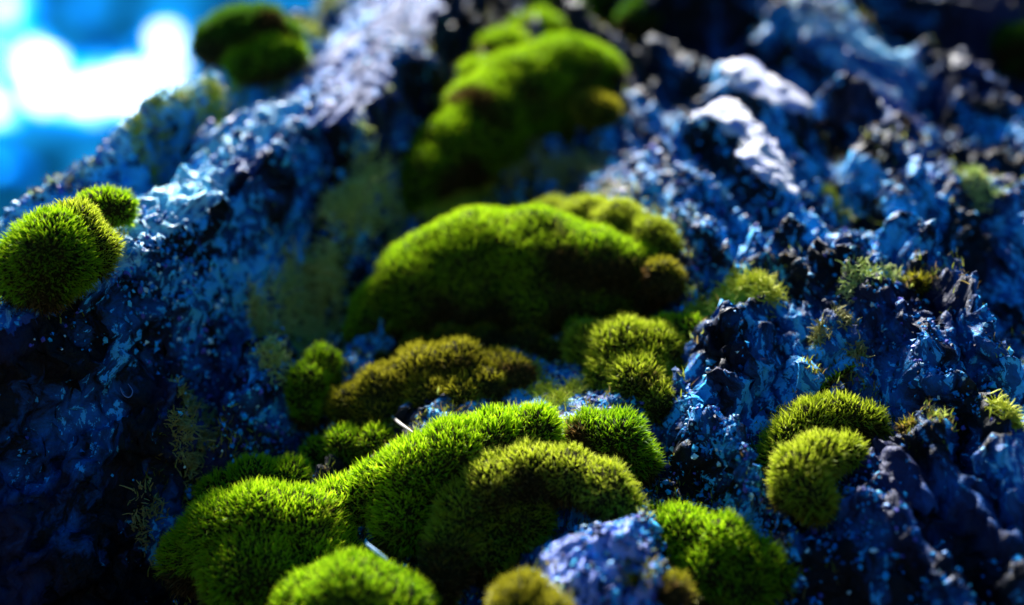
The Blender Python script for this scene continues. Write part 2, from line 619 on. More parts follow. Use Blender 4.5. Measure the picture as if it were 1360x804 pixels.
def soil_material(name, c1, c2, scale):
    m, t = newmat(name)
    o = nd(t, 'ShaderNodeOutputMaterial')
    b = nd(t, 'ShaderNodeBsdfPrincipled')
    b.inputs['Roughness'].default_value = .9
    b.inputs['Specular IOR Level'].default_value = .1
    tc = nd(t, 'ShaderNodeTexCoord')
    n = nd(t, 'ShaderNodeTexNoise')
    n.inputs['Scale'].default_value = scale
    n.inputs['Detail'].default_value = 5
    t.links.new(tc.outputs['Object'], n.inputs['Vector'])
    r = nd(t, 'ShaderNodeValToRGB')
    r.color_ramp.elements[0].position = .35
    r.color_ramp.elements[0].color = (*c1, 1)
    r.color_ramp.elements[1].position = .65
    r.color_ramp.elements[1].color = (*c2, 1)
    t.links.new(n.outputs[0], r.inputs[0])
    t.links.new(r.outputs[0], b.inputs['Base Color'])
    t.links.new(b.outputs[0], o.inputs[0])
    return m


M_MOUND = soil_material('moss_mound', (.008, .010, .002), (.035, .028, .006), 260)
M_SOIL = soil_material('forest_soil', (.015, .012, .008), (.05, .04, .025), 3)

# ------------------------------------------------------------------ ground
gm = mesh_from('ground', [(-400, -400, 0), (400, -400, 0), (400, 400, 0), (-400, 400, 0)], np.array([[0, 1, 2, 3]]), False, M_SOIL)
link('ground', gm, kind='structure')

# ------------------------------------------------------------------ the tree
base = world([0.12, -1.55, -.33])
tree = empty('tree', (float(base[0]), float(base[1]), 0.0), 'old leaning tree with rugged blue bark and mossy ridges filling the view', 'tree')
# trunk body behind the bark face
nv, nu = 120, 72
vv = np.linspace(-1.9, 2.6, nv)
th = np.linspace(0, 2 * math.pi, nu, endpoint=False)
VV, TH = np.meshgrid(vv, th, indexing='ij')
RR = .285 + .03 * np.clip(-VV - .5, 0, 2) + .008 * ridged(np.stack([np.cos(TH) * 4, np.sin(TH) * 4, VV * 2], -1), 3, 5) - .02 * np.clip(VV, 0, 3)
RR = RR - .03
pu = .14 + RR * np.sin(TH)
ph = -.335 + RR * np.cos(TH)
W = world(np.stack([pu, VV, ph], -1)).reshape(-1, 3)
i, j = np.meshgrid(np.arange(nv - 1), np.arange(nu), indexing='ij')
F = np.stack([i * nu + j, i * nu + (j + 1) % nu, (i + 1) * nu + (j + 1) % nu, (i + 1) * nu + j], -1).reshape(-1, 4)[:, ::-1]
me = mesh_from('trunk', W, F, True, M_BARK)
a = me.attributes.new('grain', 'FLOAT_VECTOR', 'POINT')
a.data.foreach_set('vector', np.stack([np.sin(TH) * .2, VV, np.cos(TH) * .2], -1).astype(np.float32).ravel())
link('trunk', me, tree)

def box(a, k):
    c = np.cumsum(np.pad(a, ((k + 1, k), (0, 0)), 'edge'), 0)
    a = (c[2 * k + 1:] - c[:-2 * k - 1]) / (2 * k + 1)
    c = np.cumsum(np.pad(a, ((0, 0), (k + 1, k)), 'edge'), 1)
    return (c[:, 2 * k + 1:] - c[:, :-2 * k - 1]) / (2 * k + 1)


# the detailed face, cut into the plates, ridges and knobs one can tell apart
us = np.arange(-.30, .33, .00082)
vs = np.concatenate([np.arange(-.20, .08, .00080), np.arange(.08, .42, .0014)])
UU, VV = np.meshgrid(us, vs, indexing='xy')
HH, IDX = face(UU, VV, True)
# small sideways push so that rims overhang a little
P3 = np.stack([UU, VV, HH], -1)
GU0, GV0 = grain_of(UU, VV)
Q3 = np.stack([GU0 * 80, GV0 * 22, HH * 110], -1)
gh = np.gradient(HH, vs, us)
stp = np.clip(np.hypot(gh[0], gh[1]) - .6, 0, 1.6)
push = np.stack([fbm(P3 * 180, 2, 201), fbm(P3 * 180, 2, 202)], -1) * .0012
push = push + np.stack([ridged(Q3, 3, 211) - .6, ridged(Q3 + 40, 3, 212) - .6], -1) * (.0014 * box(stp, 3))[..., None]
push = push + np.stack([fbm(P3 * 420, 2, 221), fbm(P3 * 420, 2, 222)], -1) * (.0008 * box(stp, 3))[..., None]
UG = UU + push[..., 0]
VG = VV + push[..., 1]
WG = world(np.stack([UG, VG, HH], -1)).reshape(-1, 3)
nr, nc = UU.shape
i, j = np.meshgrid(np.arange(nr - 1), np.arange(nc - 1), indexing='ij')
F = np.stack([i * nc + j, i * nc + j + 1, (i + 1) * nc + j + 1, (i + 1) * nc + j], -1).reshape(-1, 4)
cu = UU[:-1, :-1].ravel()
cv = VV[:-1, :-1].ravel()
keep = cu > edge_u(cv) - .035
fid = IDX[:-1, :-1].ravel()


def cut(mask):
    f = F[mask]
    used = np.unique(f)
    remap = np.zeros(len(WG), np.int64)
    remap[used] = np.arange(len(used))
    return WG[used], remap[f], used


GU, GV = grain_of(UU, VV)
GRAIN = np.stack([GU, GV, HH * .6], -1).reshape(-1, 3)


# crust cover with painted light: darker in shaded hollows, brighter on sunlit ridges
CRUST_SHADE = [(0, 560, -.09), (80, 640, -.13), (200, 520, -.05), (0, 780, -.20), (160, 740, -.15), (300, 400, -.02), (330, 560, -.0), (300, 300, -.05), (150, 430, -.02),
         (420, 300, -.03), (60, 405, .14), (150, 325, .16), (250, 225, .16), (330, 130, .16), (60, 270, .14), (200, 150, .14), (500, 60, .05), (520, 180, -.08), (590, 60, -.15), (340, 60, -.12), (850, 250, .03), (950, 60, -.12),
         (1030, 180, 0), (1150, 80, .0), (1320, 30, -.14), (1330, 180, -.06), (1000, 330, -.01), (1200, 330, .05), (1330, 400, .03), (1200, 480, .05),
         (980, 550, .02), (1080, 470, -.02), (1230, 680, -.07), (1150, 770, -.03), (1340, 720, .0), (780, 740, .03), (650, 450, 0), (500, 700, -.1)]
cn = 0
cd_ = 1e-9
for (x, y, c) in CRUST_SHADE:
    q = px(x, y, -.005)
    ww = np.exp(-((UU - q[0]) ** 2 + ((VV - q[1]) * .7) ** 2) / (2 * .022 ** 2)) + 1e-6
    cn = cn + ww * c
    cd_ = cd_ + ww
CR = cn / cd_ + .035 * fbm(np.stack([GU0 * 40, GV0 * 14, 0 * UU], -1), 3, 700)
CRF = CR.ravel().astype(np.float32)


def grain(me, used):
    b = me.attributes.new('crust', 'FLOAT', 'POINT')  # crust cover with the painted light and shade in it
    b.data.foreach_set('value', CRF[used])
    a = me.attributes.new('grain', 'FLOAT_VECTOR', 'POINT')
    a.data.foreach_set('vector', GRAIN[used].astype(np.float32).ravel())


vtx, f, used = cut(keep & (fid < 0))
me = mesh_from('bark_face', vtx, f, True, M_BARK)
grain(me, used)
link('bark_face', me, tree)
for k, s in enumerate(SL):
    msk = keep & (fid == k)
    if msk.sum() < 50:
        print('EMPTY SLAB', k, s[6])
        continue
    vtx, f, used = cut(msk)
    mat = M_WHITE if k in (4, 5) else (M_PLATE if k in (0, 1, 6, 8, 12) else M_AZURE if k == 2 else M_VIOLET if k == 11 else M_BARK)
    me = mesh_from(s[0], vtx, f, True, mat)
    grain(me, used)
    link(s[0], me, tree, label=s[6])

# height lookup on the detailed face
def hface(u, v):
    a = np.clip(np.searchsorted(us, u) - 1, 0, nc - 1)
    b = np.clip(np.searchsorted(vs, v) - 1, 0, nr - 1)
    return HH[b, a]


HS = box(box(np.maximum(HH, -.14), 4), 4)
HW = box(box(np.maximum(HH, -.14), 11), 11)


def hsoft(u, v, wide=False):
    a = np.clip(np.searchsorted(us, u) - 1, 0, nc - 1)
    b = np.clip(np.searchsorted(vs, v) - 1, 0, nr - 1)
    return np.where((u < us[0]) | (v > vs[-1]), -1, (HW if wide else HS)[b, a])


# crumbs and flakes of crust on the bark
def flakes(n, ulo, uhi, vlo, vhi, smin, smax, dens_seed):
    u = rng.uniform(ulo, uhi, n)
    v = rng.uniform(vlo, vhi, n)
    q = np.stack([u, v, 0 * u], -1)
    d = fbm(q * 28, 3, dens_seed)
    ids = IDX[np.clip(np.searchsorted(vs, v) - 1, 0, nr - 1), np.clip(np.searchsorted(us, u) - 1, 0, nc - 1)]
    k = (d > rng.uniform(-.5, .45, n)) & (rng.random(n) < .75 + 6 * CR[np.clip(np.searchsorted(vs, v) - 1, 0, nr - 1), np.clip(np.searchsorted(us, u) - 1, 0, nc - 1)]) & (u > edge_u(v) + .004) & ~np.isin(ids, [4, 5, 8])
    u, v = u[k], v[k]
    n = len(u)
    h = hface(u, v)
    e = .0012
    gx = (hface(u + e, v) - hface(u - e, v)) / (2 * e)
    gy = (hface(u, v + e) - hface(u, v - e)) / (2 * e)
    nrm = np.stack([-gx, -gy, np.ones(n)], -1)
    nrm += rng.normal(0, .55, (n, 3))
    nrm /= np.linalg.norm(nrm, axis=1, keepdims=True)
    r = rng.normal(size=(n, 3))
    a = np.cross(nrm, r)
    a /= np.linalg.norm(a, axis=1, keepdims=True)
    b = np.cross(nrm, a)
    s = smin + (smax - smin) * rng.random(n) ** 2.2
    c = np.stack([u, v, h], -1) + nrm * (s * .25)[:, None]
    vs_ = []
    for t in range(5):
        an = t / 5 * 2 * math.pi
        rr = s * rng.uniform(.5, 1.15, n)
        vs_.append(c + a * (np.cos(an) * rr)[:, None] + b * (np.sin(an) * rr * .8)[:, None] - nrm * (s * rng.uniform(.1, .6, n))[:, None])
    top = c + nrm * (s * rng.uniform(.1, .5, n))[:, None]
    V = np.stack(vs_ + [top], 1)           # n,6,3
    base_i = (np.arange(n) * 6)[:, None]
    tr = np.concatenate([base_i + np.array([[t, (t + 1) % 5, 5]]) for t in range(5)], 0)
    pal = np.array([(.003, .09, .30), (.004, .25, .72), (.01, .42, .95), (.07, .58, 1.0), (.60, .90, 1.0), (.10, .10, .48), (.003, .015, .05)])
    pr = np.array([.20, .22, .16, .11, .06, .09, .16])
    ci = rng.choice(len(pal), n, p=pr)
    col = pal[ci] * rng.uniform(.7, 1.15, (n, 1))
    col = np.repeat(np.clip(col, 0, 1), 6, 0)
    return world(V.reshape(-1, 3)), tr, col


fa = flakes(170000, -.2, .25, -.13, .06, .0004, .0015, 301)
fb = flakes(30000, -.25, .3, .05, .30, .0008, .0028, 305)
V = np.concatenate([fa[0], fb[0]])
T = np.concatenate([fa[1], fb[1] + len(fa[0])])
me = mesh_from('crust_flakes', V, T, False, M_FLAKE)
set_col(me, np.concatenate([fa[2], fb[2]]))
link('crust_flakes', me, tree, kind='stuff')

# ------------------------------------------------------------------ moss
_t = (1 + 5 ** .5) / 2
ICO_V = np.array([(-1, _t, 0), (1, _t, 0), (-1, -_t, 0), (1, -_t, 0), (0, -1, _t), (0, 1, _t), (0, -1, -_t), (0, 1, -_t), (_t, 0, -1), (_t, 0, 1), (-_t, 0, -1), (-_t, 0, 1)])
ICO_V /= np.linalg.norm(ICO_V[0])
ICO_F = [(0, 11, 5), (0, 5, 1), (0, 1, 7), (0, 7, 10), (0, 10, 11), (1, 5, 9), (5, 11, 4), (11, 10, 2), (10, 7, 6), (7, 1, 8), (3, 9, 4), (3, 4, 2), (3, 2, 6), (3, 6, 8), (3, 8, 9), (4, 9, 5), (2, 4, 11), (6, 2, 10), (8, 6, 7), (9, 8, 1)]


def icosphere(level):
    V = [tuple(v) for v in ICO_V]
    F = list(ICO_F)
    for _ in range(level):
        cache = {}
        NF = []

        def mid(a, b):
            k = (min(a, b), max(a, b))
            if k not in cache:
                m = np.array(V[a]) + np.array(V[b])
                m /= np.linalg.norm(m)
                V.append(tuple(m))
                cache[k] = len(V) - 1
            return cache[k]
        for a, b, c in F:
            x, y, z = mid(a, b), mid(b, c), mid(c, a)
            NF += [(a, x, z), (b, y, x), (c, z, y), (x, y, z)]
        F = NF
    return np.array(V), np.array(F)


SPH = icosphere(3)


def hull(blobs, k=.3, voxel=None, squash=.9, smooth=14, at=None):
    """blobs (x, y, r) in the photograph -> one rounded cushion resting on the bark, in u,v,h"""
    Vs, Fs, off = [], [], 0
    rs = []
    fit = None
    if at is None and len(blobs) >= 3:
        H_ = np.array([hit(b[0], b[1], True)[1] for b in blobs])
        A_ = np.array([[1, (b[0] - blobs[0][0]) / 100, (b[1] - blobs[0][1]) / 100] for b in blobs], float)
        reg = np.diag([1e-6, .15, .15])
        m_ = H_.mean()
        co_ = np.linalg.solve(A_.T @ A_ + reg, A_.T @ (H_ - m_))
        fit = A_ @ co_ + m_
    for bi_, b in enumerate(blobs):
        x, y, r = b[:3]
        kk = b[3] if len(b) > 3 else k
        p, t, d = hit(x, y, len(blobs) > 5)
        if fit is not None:
            t = .88 * fit[bi_] + .12 * t
            p = CAM + d * t
        if at is not None:
            t = hit(*at)[1]
            p = CAM + d * t
        rm = r * t / FPX
        dl = np.linalg.norm(d)
        c = p - d / dl * (kk * rm)
        rm *= (t - kk * rm / dl) / t
        S = SPH[0] * rm
        S = S * np.array([1, 1, 1])
        Vs.append(S + c)
        Fs.append(SPH[1] + off)
        off += len(S)
        rs.append(rm)
    V = np.concatenate(Vs)
    Fc = np.concatenate(Fs)
    me = mesh_from('tmp', V, Fc)
    ob = bpy.data.objects.new('tmp', me)
    COL.objects.link(ob)
    md = ob.modifiers.new('r', 'REMESH')
    md.mode = 'VOXEL'
    md.voxel_size = voxel or max(.0012, min(.0022, np.mean(rs) / 9))
    sm = ob.modifiers.new('s', 'SMOOTH')
    sm.factor = .7
    sm.iterations = smooth
    dg = bpy.context.evaluated_depsgraph_get()
    ev = ob.evaluated_get(dg)
    m2 = ev.to_mesh()
    n = len(m2.vertices)
    co = np.zeros(n * 3, np.float32)
    m2.vertices.foreach_get('co', co)
    m2.calc_loop_triangles()
    tri = np.zeros(len(m2.loop_triangles) * 3, np.int32)
    m2.loop_triangles.foreach_get('vertices', tri)
    ev.to_mesh_clear()
    bpy.data.objects.remove(ob)
    bpy.data.meshes.remove(me)
    co = co.reshape(-1, 3).astype(float)
    tri = tri.reshape(-1, 3)
    nr_ = vnorm(co, tri)
    co = co + nr_ * (fbm(co * 45, 3, 400) * .0014 + fbm(co * 160, 2, 410) * .0004)[:, None]
    return co, tri


def vnorm(co, tri):
    fn = np.cross(co[tri[:, 1]] - co[tri[:, 0]], co[tri[:, 2]] - co[tri[:, 0]])
    n = np.zeros_like(co)
    for k in range(3):
        np.add.at(n, tri[:, k], fn)
    return n / (np.linalg.norm(n, axis=1, keepdims=True) + 1e-12)


PAL = {
    'bright': ((.20, .42, .004), (.44, .70, .006), (.85, .95, .05)),
    'green': ((.14, .33, .004), (.32, .56, .006), (.68, .84, .03)),
    'olive': ((.20, .19, .010), (.38, .35, .012), (.62, .56, .06)),
    'lime': ((.28, .38, .012), (.48, .56, .02), (.80, .82, .12)),
    'dark': ((.04, .13, .005), (.07, .20, .008), (.14, .28, .02)),
}
BROWN = np.array([(.08, .042, .012), (.15, .085, .022), (.34, .20, .06)])


def blades(co, tri, n, length, width, pal, brown, lean, seed):
    fn = np.cross(co[tri[:, 1]] - co[tri[:, 0]], co[tri[:, 2]] - co[tri[:, 0]])
    ar = np.linalg.norm(fn, axis=1)
    fn = fn / (ar[:, None] + 1e-15)
    up = fn @ ZUVH
    wgt = ar * (1 + .0 * up)
    cs = np.cumsum(wgt)
    t = np.searchsorted(cs, rng.random(n) * cs[-1])
    a, b = rng.random(n), rng.random(n)
    fl = a + b > 1
    a[fl], b[fl] = 1 - a[fl], 1 - b[fl]
    A, B, C = co[tri[t, 0]], co[tri[t, 1]], co[tri[t, 2]]
    vn = vnorm(co, tri)
    p = A + (B - A) * a[:, None] + (C - A) * b[:, None]
    nn = vn[tri[t, 0]] * (1 - a - b)[:, None] + vn[tri[t, 1]] * a[:, None] + vn[tri[t, 2]] * b[:, None]
    ok = p[:, 2] > hface(p[:, 0], p[:, 1]) - .001
    p, nn = p[ok], nn[ok]
    n = len(p)
    up = nn @ ZUVH
    # tufts share a direction
    tuft = np.stack([fbm(p * 230, 2, seed + 1), fbm(p * 230, 2, seed + 2), fbm(p * 230, 2, seed + 3)], -1)
    flow = np.stack([fbm(p * 40, 2, seed + 4), fbm(p * 40, 2, seed + 5), fbm(p * 40, 2, seed + 6)], -1)
    d = nn + .14 * tuft + .22 * flow + rng.normal(0, .24, (n, 3)) + ZUVH * lean
    d /= np.linalg.norm(d, axis=1, keepdims=True)
    patch = fbm(p * 60, 3, seed + 9)
    L = length * rng.uniform(.55, 1.25, n) * (1 + .25 * tuft[:, 0])
    w_ = width * rng.uniform(.7, 1.3, n)
    r = rng.normal(size=(n, 3))
    s = np.cross(d, r)
    s /= np.linalg.norm(s, axis=1, keepdims=True)
    bend = rng.normal(0, .38, (n, 3)) - ZUVH * .12
    p0 = p - nn * (length * .25)
    p1 = p0 + d * (L * .6)[:, None]
    d2 = d + bend
    d2 /= np.linalg.norm(d2, axis=1, keepdims=True)
    p2 = p1 + d2 * (L * .5)[:, None]
    V = np.stack([p0 - s * w_[:, None], p0 + s * w_[:, None], p1 + s * (w_ * .75)[:, None], p1 - s * (w_ * .75)[:, None], p2], 1)
    bi = (np.arange(n) * 5)[:, None]
    Q = bi + np.array([[0, 1, 2, 3]])
    T = bi + np.array([[3, 2, 4]])
    lo, md, hi = [np.array(c) for c in PAL[pal]]
    rnd = np.clip(.5 + .35 * patch + rng.normal(0, .28, n), 0, 1)[:, None]
    body = lo * (1 - rnd) + md * rnd
    tip = md * (1 - rnd) + hi * rnd
    br = np.clip((brown - .5) * 2 + fbm(p * 60, 2, seed + 20) * 1.9 + (.25 - up) * 1.7 - .40 + rng.normal(0, .25, n), 0, 1)[:, None]  # dead brown shoots, plus underside shade painted on downward faces
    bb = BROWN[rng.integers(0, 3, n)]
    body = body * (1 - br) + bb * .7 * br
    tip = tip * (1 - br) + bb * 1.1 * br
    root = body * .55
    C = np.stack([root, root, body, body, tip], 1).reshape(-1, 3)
    return V.reshape(-1, 3), Q, T, C


BLADES_TOTAL = 0
SPOTS = []


def cushion(label, blobs, pal='green', brown=.3, length=.0030, width=.00022, dens=1.0, lean=.25, k=.5, group='moss cushions growing on the bark', cat='moss cushion', name='moss_cushion', smooth=14, at=None):
    global BLADES_TOTAL
    SPOTS.extend([b[:3] for b in blobs])
    co, tri = hull(blobs, k, smooth=smooth, at=at)
    area = np.linalg.norm(np.cross(co[tri[:, 1]] - co[tri[:, 0]], co[tri[:, 2]] - co[tri[:, 0]]), axis=1).sum() / 2
    n = int(area * 1e6 * 3.9 * dens)
    BLADES_TOTAL += n
    seed = int(abs(blobs[0][0]) * 3 + blobs[0][1])
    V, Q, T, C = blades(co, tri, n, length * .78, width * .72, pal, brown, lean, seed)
    c = world(co.mean(0)[None])[0]
    root = empty(name, c, label, cat, group)
    link('moss_mound', mesh_from('moss_mound', world(co), tri, True, M_MOUND), root)
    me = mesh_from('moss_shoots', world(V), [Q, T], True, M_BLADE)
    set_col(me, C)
    link('moss_shoots', me, root, kind='stuff')
    return root


cushion('largest moss cushion, a long bright green bolster in the middle of the trunk',
        [(492, 448, 34), (520, 412, 50), (570, 382, 72), (640, 362, 84), (715, 358, 82), (790, 362, 66), (850, 368, 48), (892, 384, 26), (570, 425, 44, .5), (640, 412, 56, .5), (710, 410, 58, .5), (775, 402, 48, .5), (830, 392, 36, .5)], 'bright', .36, .0027, .00022, 1.0, smooth=45, k=.75)
cushion('pale lime cushion peeking out behind the right end of the largest one',
        [(690, 300, 34), (735, 296, 38), (780, 296, 40), (826, 302, 40), (868, 320, 36), (892, 340, 24)], 'lime', .2, .0026, .00022, .9, smooth=45, k=.45)
cushion('small brown and olive cushion at the right tip of the largest one',
        [(882, 372, 27, 1.9), (858, 392, 22, 1.9)], 'olive', .55, .0026, .00024, 1)
cushion('flat olive and brown moss mat below the largest cushion',
        [(470, 545, 36), (510, 522, 40), (560, 505, 44), (610, 492, 40), (570, 535, 36), (505, 556, 30), (610, 530, 32), (645, 512, 26)], 'olive', .38, .0032, .00026, .8, cat='moss mat')
cushion('low brown strip of dead moss along the foot of the largest cushion',
        [(505, 486, 22), (550, 474, 24), (600, 462, 26), (650, 458, 28), (700, 462, 26), (738, 474, 20)], 'olive', .85, .0032, .00026, .8, k=.35, cat='moss mat')
cushion('small grey brown tuft at the right end of the olive mat',
        [(660, 492, 30), (690, 500, 26)], 'olive', .62, .0032, .00024, .9)
cushion('dark green cushion with a brown foot at the left end of the olive mat',
        [(408, 508, 28), (432, 482, 26), (396, 532, 22), (405, 552, 20)], 'green', .42, .0028, .00024, .9, k=1.4)
cushion('little green tuft between the dark green cushion and the olive mat',
        [(446, 518, 20)], 'green', .35, .0028, .00024, .9)
cushion('yellow green cushion with a brown underside right of the olive mat',
        [(785, 462, 36), (830, 472, 50), (872, 470, 40), (850, 515, 44), (875, 535, 30), (815, 500, 38)], 'lime', .36, .0036, .00028, .9)
cushion('soft green cushion behind the yellow green one beside the blue crust',
        [(885, 445, 28), (915, 442, 24), (770, 446, 24)], 'bright', .3, .0030, .00025, .9)
cushion('long saddle shaped cushion sweeping across the lower left',
        [(262, 742, 48, 1.5), (300, 715, 62, 1.5), (350, 705, 62, 1.5), (405, 700, 56, 1.3), (455, 672, 40), (505, 652, 42), (555, 632, 52), (605, 608, 54), (655, 588, 46, .7), (705, 580, 38, .6), (600, 655, 50, .4), (540, 690, 50, .6), (340, 765, 72, 1.1), (430, 755, 58, .5)],
        'bright', .22, .0037, .00028, .95, k=.95)
cushion('green cushion rising behind the left end of the saddle shaped one',
        [(288, 655, 32), (335, 642, 36), (385, 640, 34)], 'bright', .2, .0034, .00026, .9)
cushion('small low cushion behind the dip of the saddle shaped one',
        [(415, 602, 22), (455, 594, 28), (500, 592, 24)], 'bright', .28, .0032, .00026, .9)
cushion('arched cushion over the blurred violet knob with a dark hollow under it',
        [(590, 762, 32), (600, 722, 34), (618, 682, 36), (655, 648, 40), (705, 632, 40), (755, 632, 40), (800, 650, 38), (828, 682, 30), (690, 690, 44, .6), (640, 735, 40, .6)],
        'lime', .30, .0036, .00026, .95, k=1.8)
cushion('rounded cushion behind the right end of the arched one',
        [(785, 582, 36), (820, 595, 42), (846, 618, 32)], 'green', .3, .0036, .00028, .95)
cushion('green cushion sloping down to the right of the arched one',
        [(866, 696, 28), (905, 710, 38), (955, 728, 42), (1005, 752, 34), (1035, 768, 20), (940, 765, 44), (985, 785, 36)], 'green', .25, .0036, .00028, .95, k=.45)
cushion('blurred green dome at the bottom edge in front of the saddle shaped cushion',
        [(420, 822, 62), (470, 806, 68), (525, 822, 58)], 'green', .05, .0032, .00026, 1, k=1.3)
cushion('small blurred olive dome at the bottom edge left of the violet knob',
        [(700, 806, 40), (735, 815, 24)], 'olive', .25, .0032, .00026, 1, k=1.2)
cushion('tiny olive tuft on the violet knob', [(843, 768, 15), (852, 778, 12)], 'olive', .3, .0028, .00026, 1, k=1.0)
cushion('small olive dome at the bottom edge right of the violet knob', [(893, 788, 26), (910, 800, 22)], 'olive', .25, .0030, .00026, 1, k=1.0)
cushion('small olive tuft in the dark hollow left of the arched cushion', [(566, 775, 24), (585, 800, 26)], 'olive', .35, .0034, .00026, 1, k=.6)
cushion('upper one of the twin cushions on the right side',
        [(1028, 608, 22), (1045, 585, 30), (1078, 562, 34), (1118, 552, 32), (1152, 560, 26), (1174, 572, 14)], 'lime', .25, .0035, .00028, .95)
cushion('lower one of the twin cushions with a brown underside on the right side',
        [(1056, 655, 26), (1066, 628, 30), (1092, 608, 28), (1124, 602, 22), (1082, 668, 30)], 'lime', .42, .0035, .00028, .95, k=2.0)
cushion('low brownish tuft trailing right from the twin cushions', [(1200, 572, 15), (1225, 572, 18), (1250, 576, 14)], 'olive', .45, .0034, .00028, .9)
cushion('small dim green tuft climbing the bark above the twin cushions', [(1092, 520, 16), (1112, 503, 16), (1130, 488, 12)], 'green', .35, .0030, .00026, .9)
cushion('big round dark green cushion on the ridge at the left edge',
        [(64, 336, 54), (38, 352, 46), (88, 350, 42), (60, 372, 46), (20, 372, 30)], 'green', .16, .0032, .00026, .95, k=.35, at=(62, 392))
cushion('brown rimmed cushion behind the big round one at the left edge',
        [(100, 308, 34), (122, 330, 32), (128, 350, 24)], 'lime', .5, .0030, .00026, .95, k=.2, at=(100, 375))
cushion('small half round cushion on top of the left ridge', [(135, 276, 24), (158, 282, 22), (120, 274, 16)], 'bright', .15, .0028, .00026, .95, k=.3, at=(160, 318))
cushion('tiny yellowish tuft below the half round cushion', [(150, 296, 13)], 'lime', .3, .0026, .00026, .95, k=1.0, at=(150, 318))
cushion('blurred dark green cushion at the top left beside the sky', [(285, 58, 30), (315, 48, 38), (350, 44, 36), (378, 54, 26)], 'dark', .2, .0040, .0004, .6, at=(330, 112), k=.2)
cushion('blurred green cushion in front of the dark one at the top left', [(325, 84, 24), (358, 76, 28), (388, 76, 22)], 'green', .15, .0040, .0004, .6, at=(340, 118), k=1.0)
cushion('tall blurred green cushion reaching up the trunk behind the largest one',
        [(553, 262, 26), (572, 235, 42), (605, 200, 54), (645, 165, 62), (695, 130, 68), (745, 112, 62), (790, 108, 42), (735, 175, 50, -.3), (660, 205, 44, .0)], 'green', .42, .0034, .00032, .75, smooth=45)
cushion('blurred green cushion behind the tall one near the top', [(640, 110, 30), (670, 78, 38), (712, 55, 38), (765, 40, 36), (810, 45, 26)], 'green', .2, .0040, .0004, .6)
cushion('dim blurred cushion at the very top of the moss column', [(760, 5, 40), (810, 12, 40), (850, 30, 30), (700, 15, 34)], 'dark', .25, .0040, .0004, .6)
cushion('small tan and olive cushion on the right flank of the tall one', [(785, 145, 24, 1.6), (805, 150, 20, 1.6)], 'olive', .5, .0034, .00034, .7)
cushion('small olive tuft standing alone on the glittering bark', [(1212, 378, 18), (1226, 380, 12)], 'olive', .2, .0030, .00028, .9)
cushion('dark blurred green cushion in the top right corner', [(1345, 60, 26), (1370, 90, 30)], 'dark', .2, .0040, .0004, .6)
print('BLADES', BLADES_TOTAL)


# ------------------------------------------------------------------ lichen tufts: curly forked threads
def tubes(paths, radii, sides=4):
    """paths (n,m,3) -> verts, quads"""
    n, m, _ = paths.shape
    d = np.gradient(paths, axis=1)
    d /= np.linalg.norm(d, axis=2, keepdims=True) + 1e-12
    r = np.array([.31, .52, .79])
    a = np.cross(d, r)
    a /= np.linalg.norm(a, axis=2, keepdims=True) + 1e-12
    b = np.cross(d, a)
    ang = np.arange(sides) / sides * 2 * math.pi
    V = paths[:, :, None] + radii[:, :, None, None] * (a[:, :, None] * np.cos(ang)[None, None, :, None] + b[:, :, None] * np.sin(ang)[None, None, :, None])
    I, J, K = np.meshgrid(np.arange(n), np.arange(m - 1), np.arange(sides), indexing='ij')
    f = np.stack([(I * m + J) * sides + K, (I * m + J) * sides + (K + 1) % sides, (I * m + J + 1) * sides + (K + 1) % sides, (I * m + J + 1) * sides + K], -1).reshape(-1, 4)
    return V.reshape(-1, 3), f


def lichen(label, spots, pal='lime', n=260, length=.007, rad=.00026, name='lichen_tuft', cat='lichen', group='pale lichen tufts on the bark'):
    P = []
    if length > .0056:
        length, n = length * .62, int(n * 1.6)
    for (x, y, r) in spots:
        c, t, d = hit(x, y)
        rm = r * t / FPX
        k = n
        uv = c[:2] + rng.normal(0, .5, (k, 2)) * rm * np.array([1, 1.4])
        P.append(np.stack([uv[:, 0], uv[:, 1], hface(uv[:, 0], uv[:, 1])], -1))
    p = np.concatenate(P)
    p = p[p[:, 0] > edge_u(p[:, 1]) + .002]
    m = 7
    k = len(p)
    d = np.array([0, .2, 1.0]) + rng.normal(0, .7, (k, 3))
    d /= np.linalg.norm(d, axis=1, keepdims=True)
    step = length / m * rng.uniform(.5, 1.3, k)[:, None]
    path = [p - d * .0005]
    cur = rng.normal(0, .45, (k, 3))
    for s in range(m - 1):
        d = d + cur + rng.normal(0, .25, (k, 3))
        d /= np.linalg.norm(d, axis=1, keepdims=True)
        path.append(path[-1] + d * step)
    path = np.stack(path, 1)
    rr = rad * np.linspace(1, .35, m)[None] * rng.uniform(.7, 1.4, k)[:, None]
    V, f = tubes(path, rr, 3)
    lo, md, hi = [np.array(c) for c in PAL[pal]]
    q = rng.random(k)[:, None]
    c = (md * (1 - q) + hi * q)
    c = np.repeat(c, m * 3, 0)
    me = mesh_from(name, world(V), f, True, M_THREAD)
    set_col(me, c)
    o = link(name, me, None, label, cat, group)
    return o


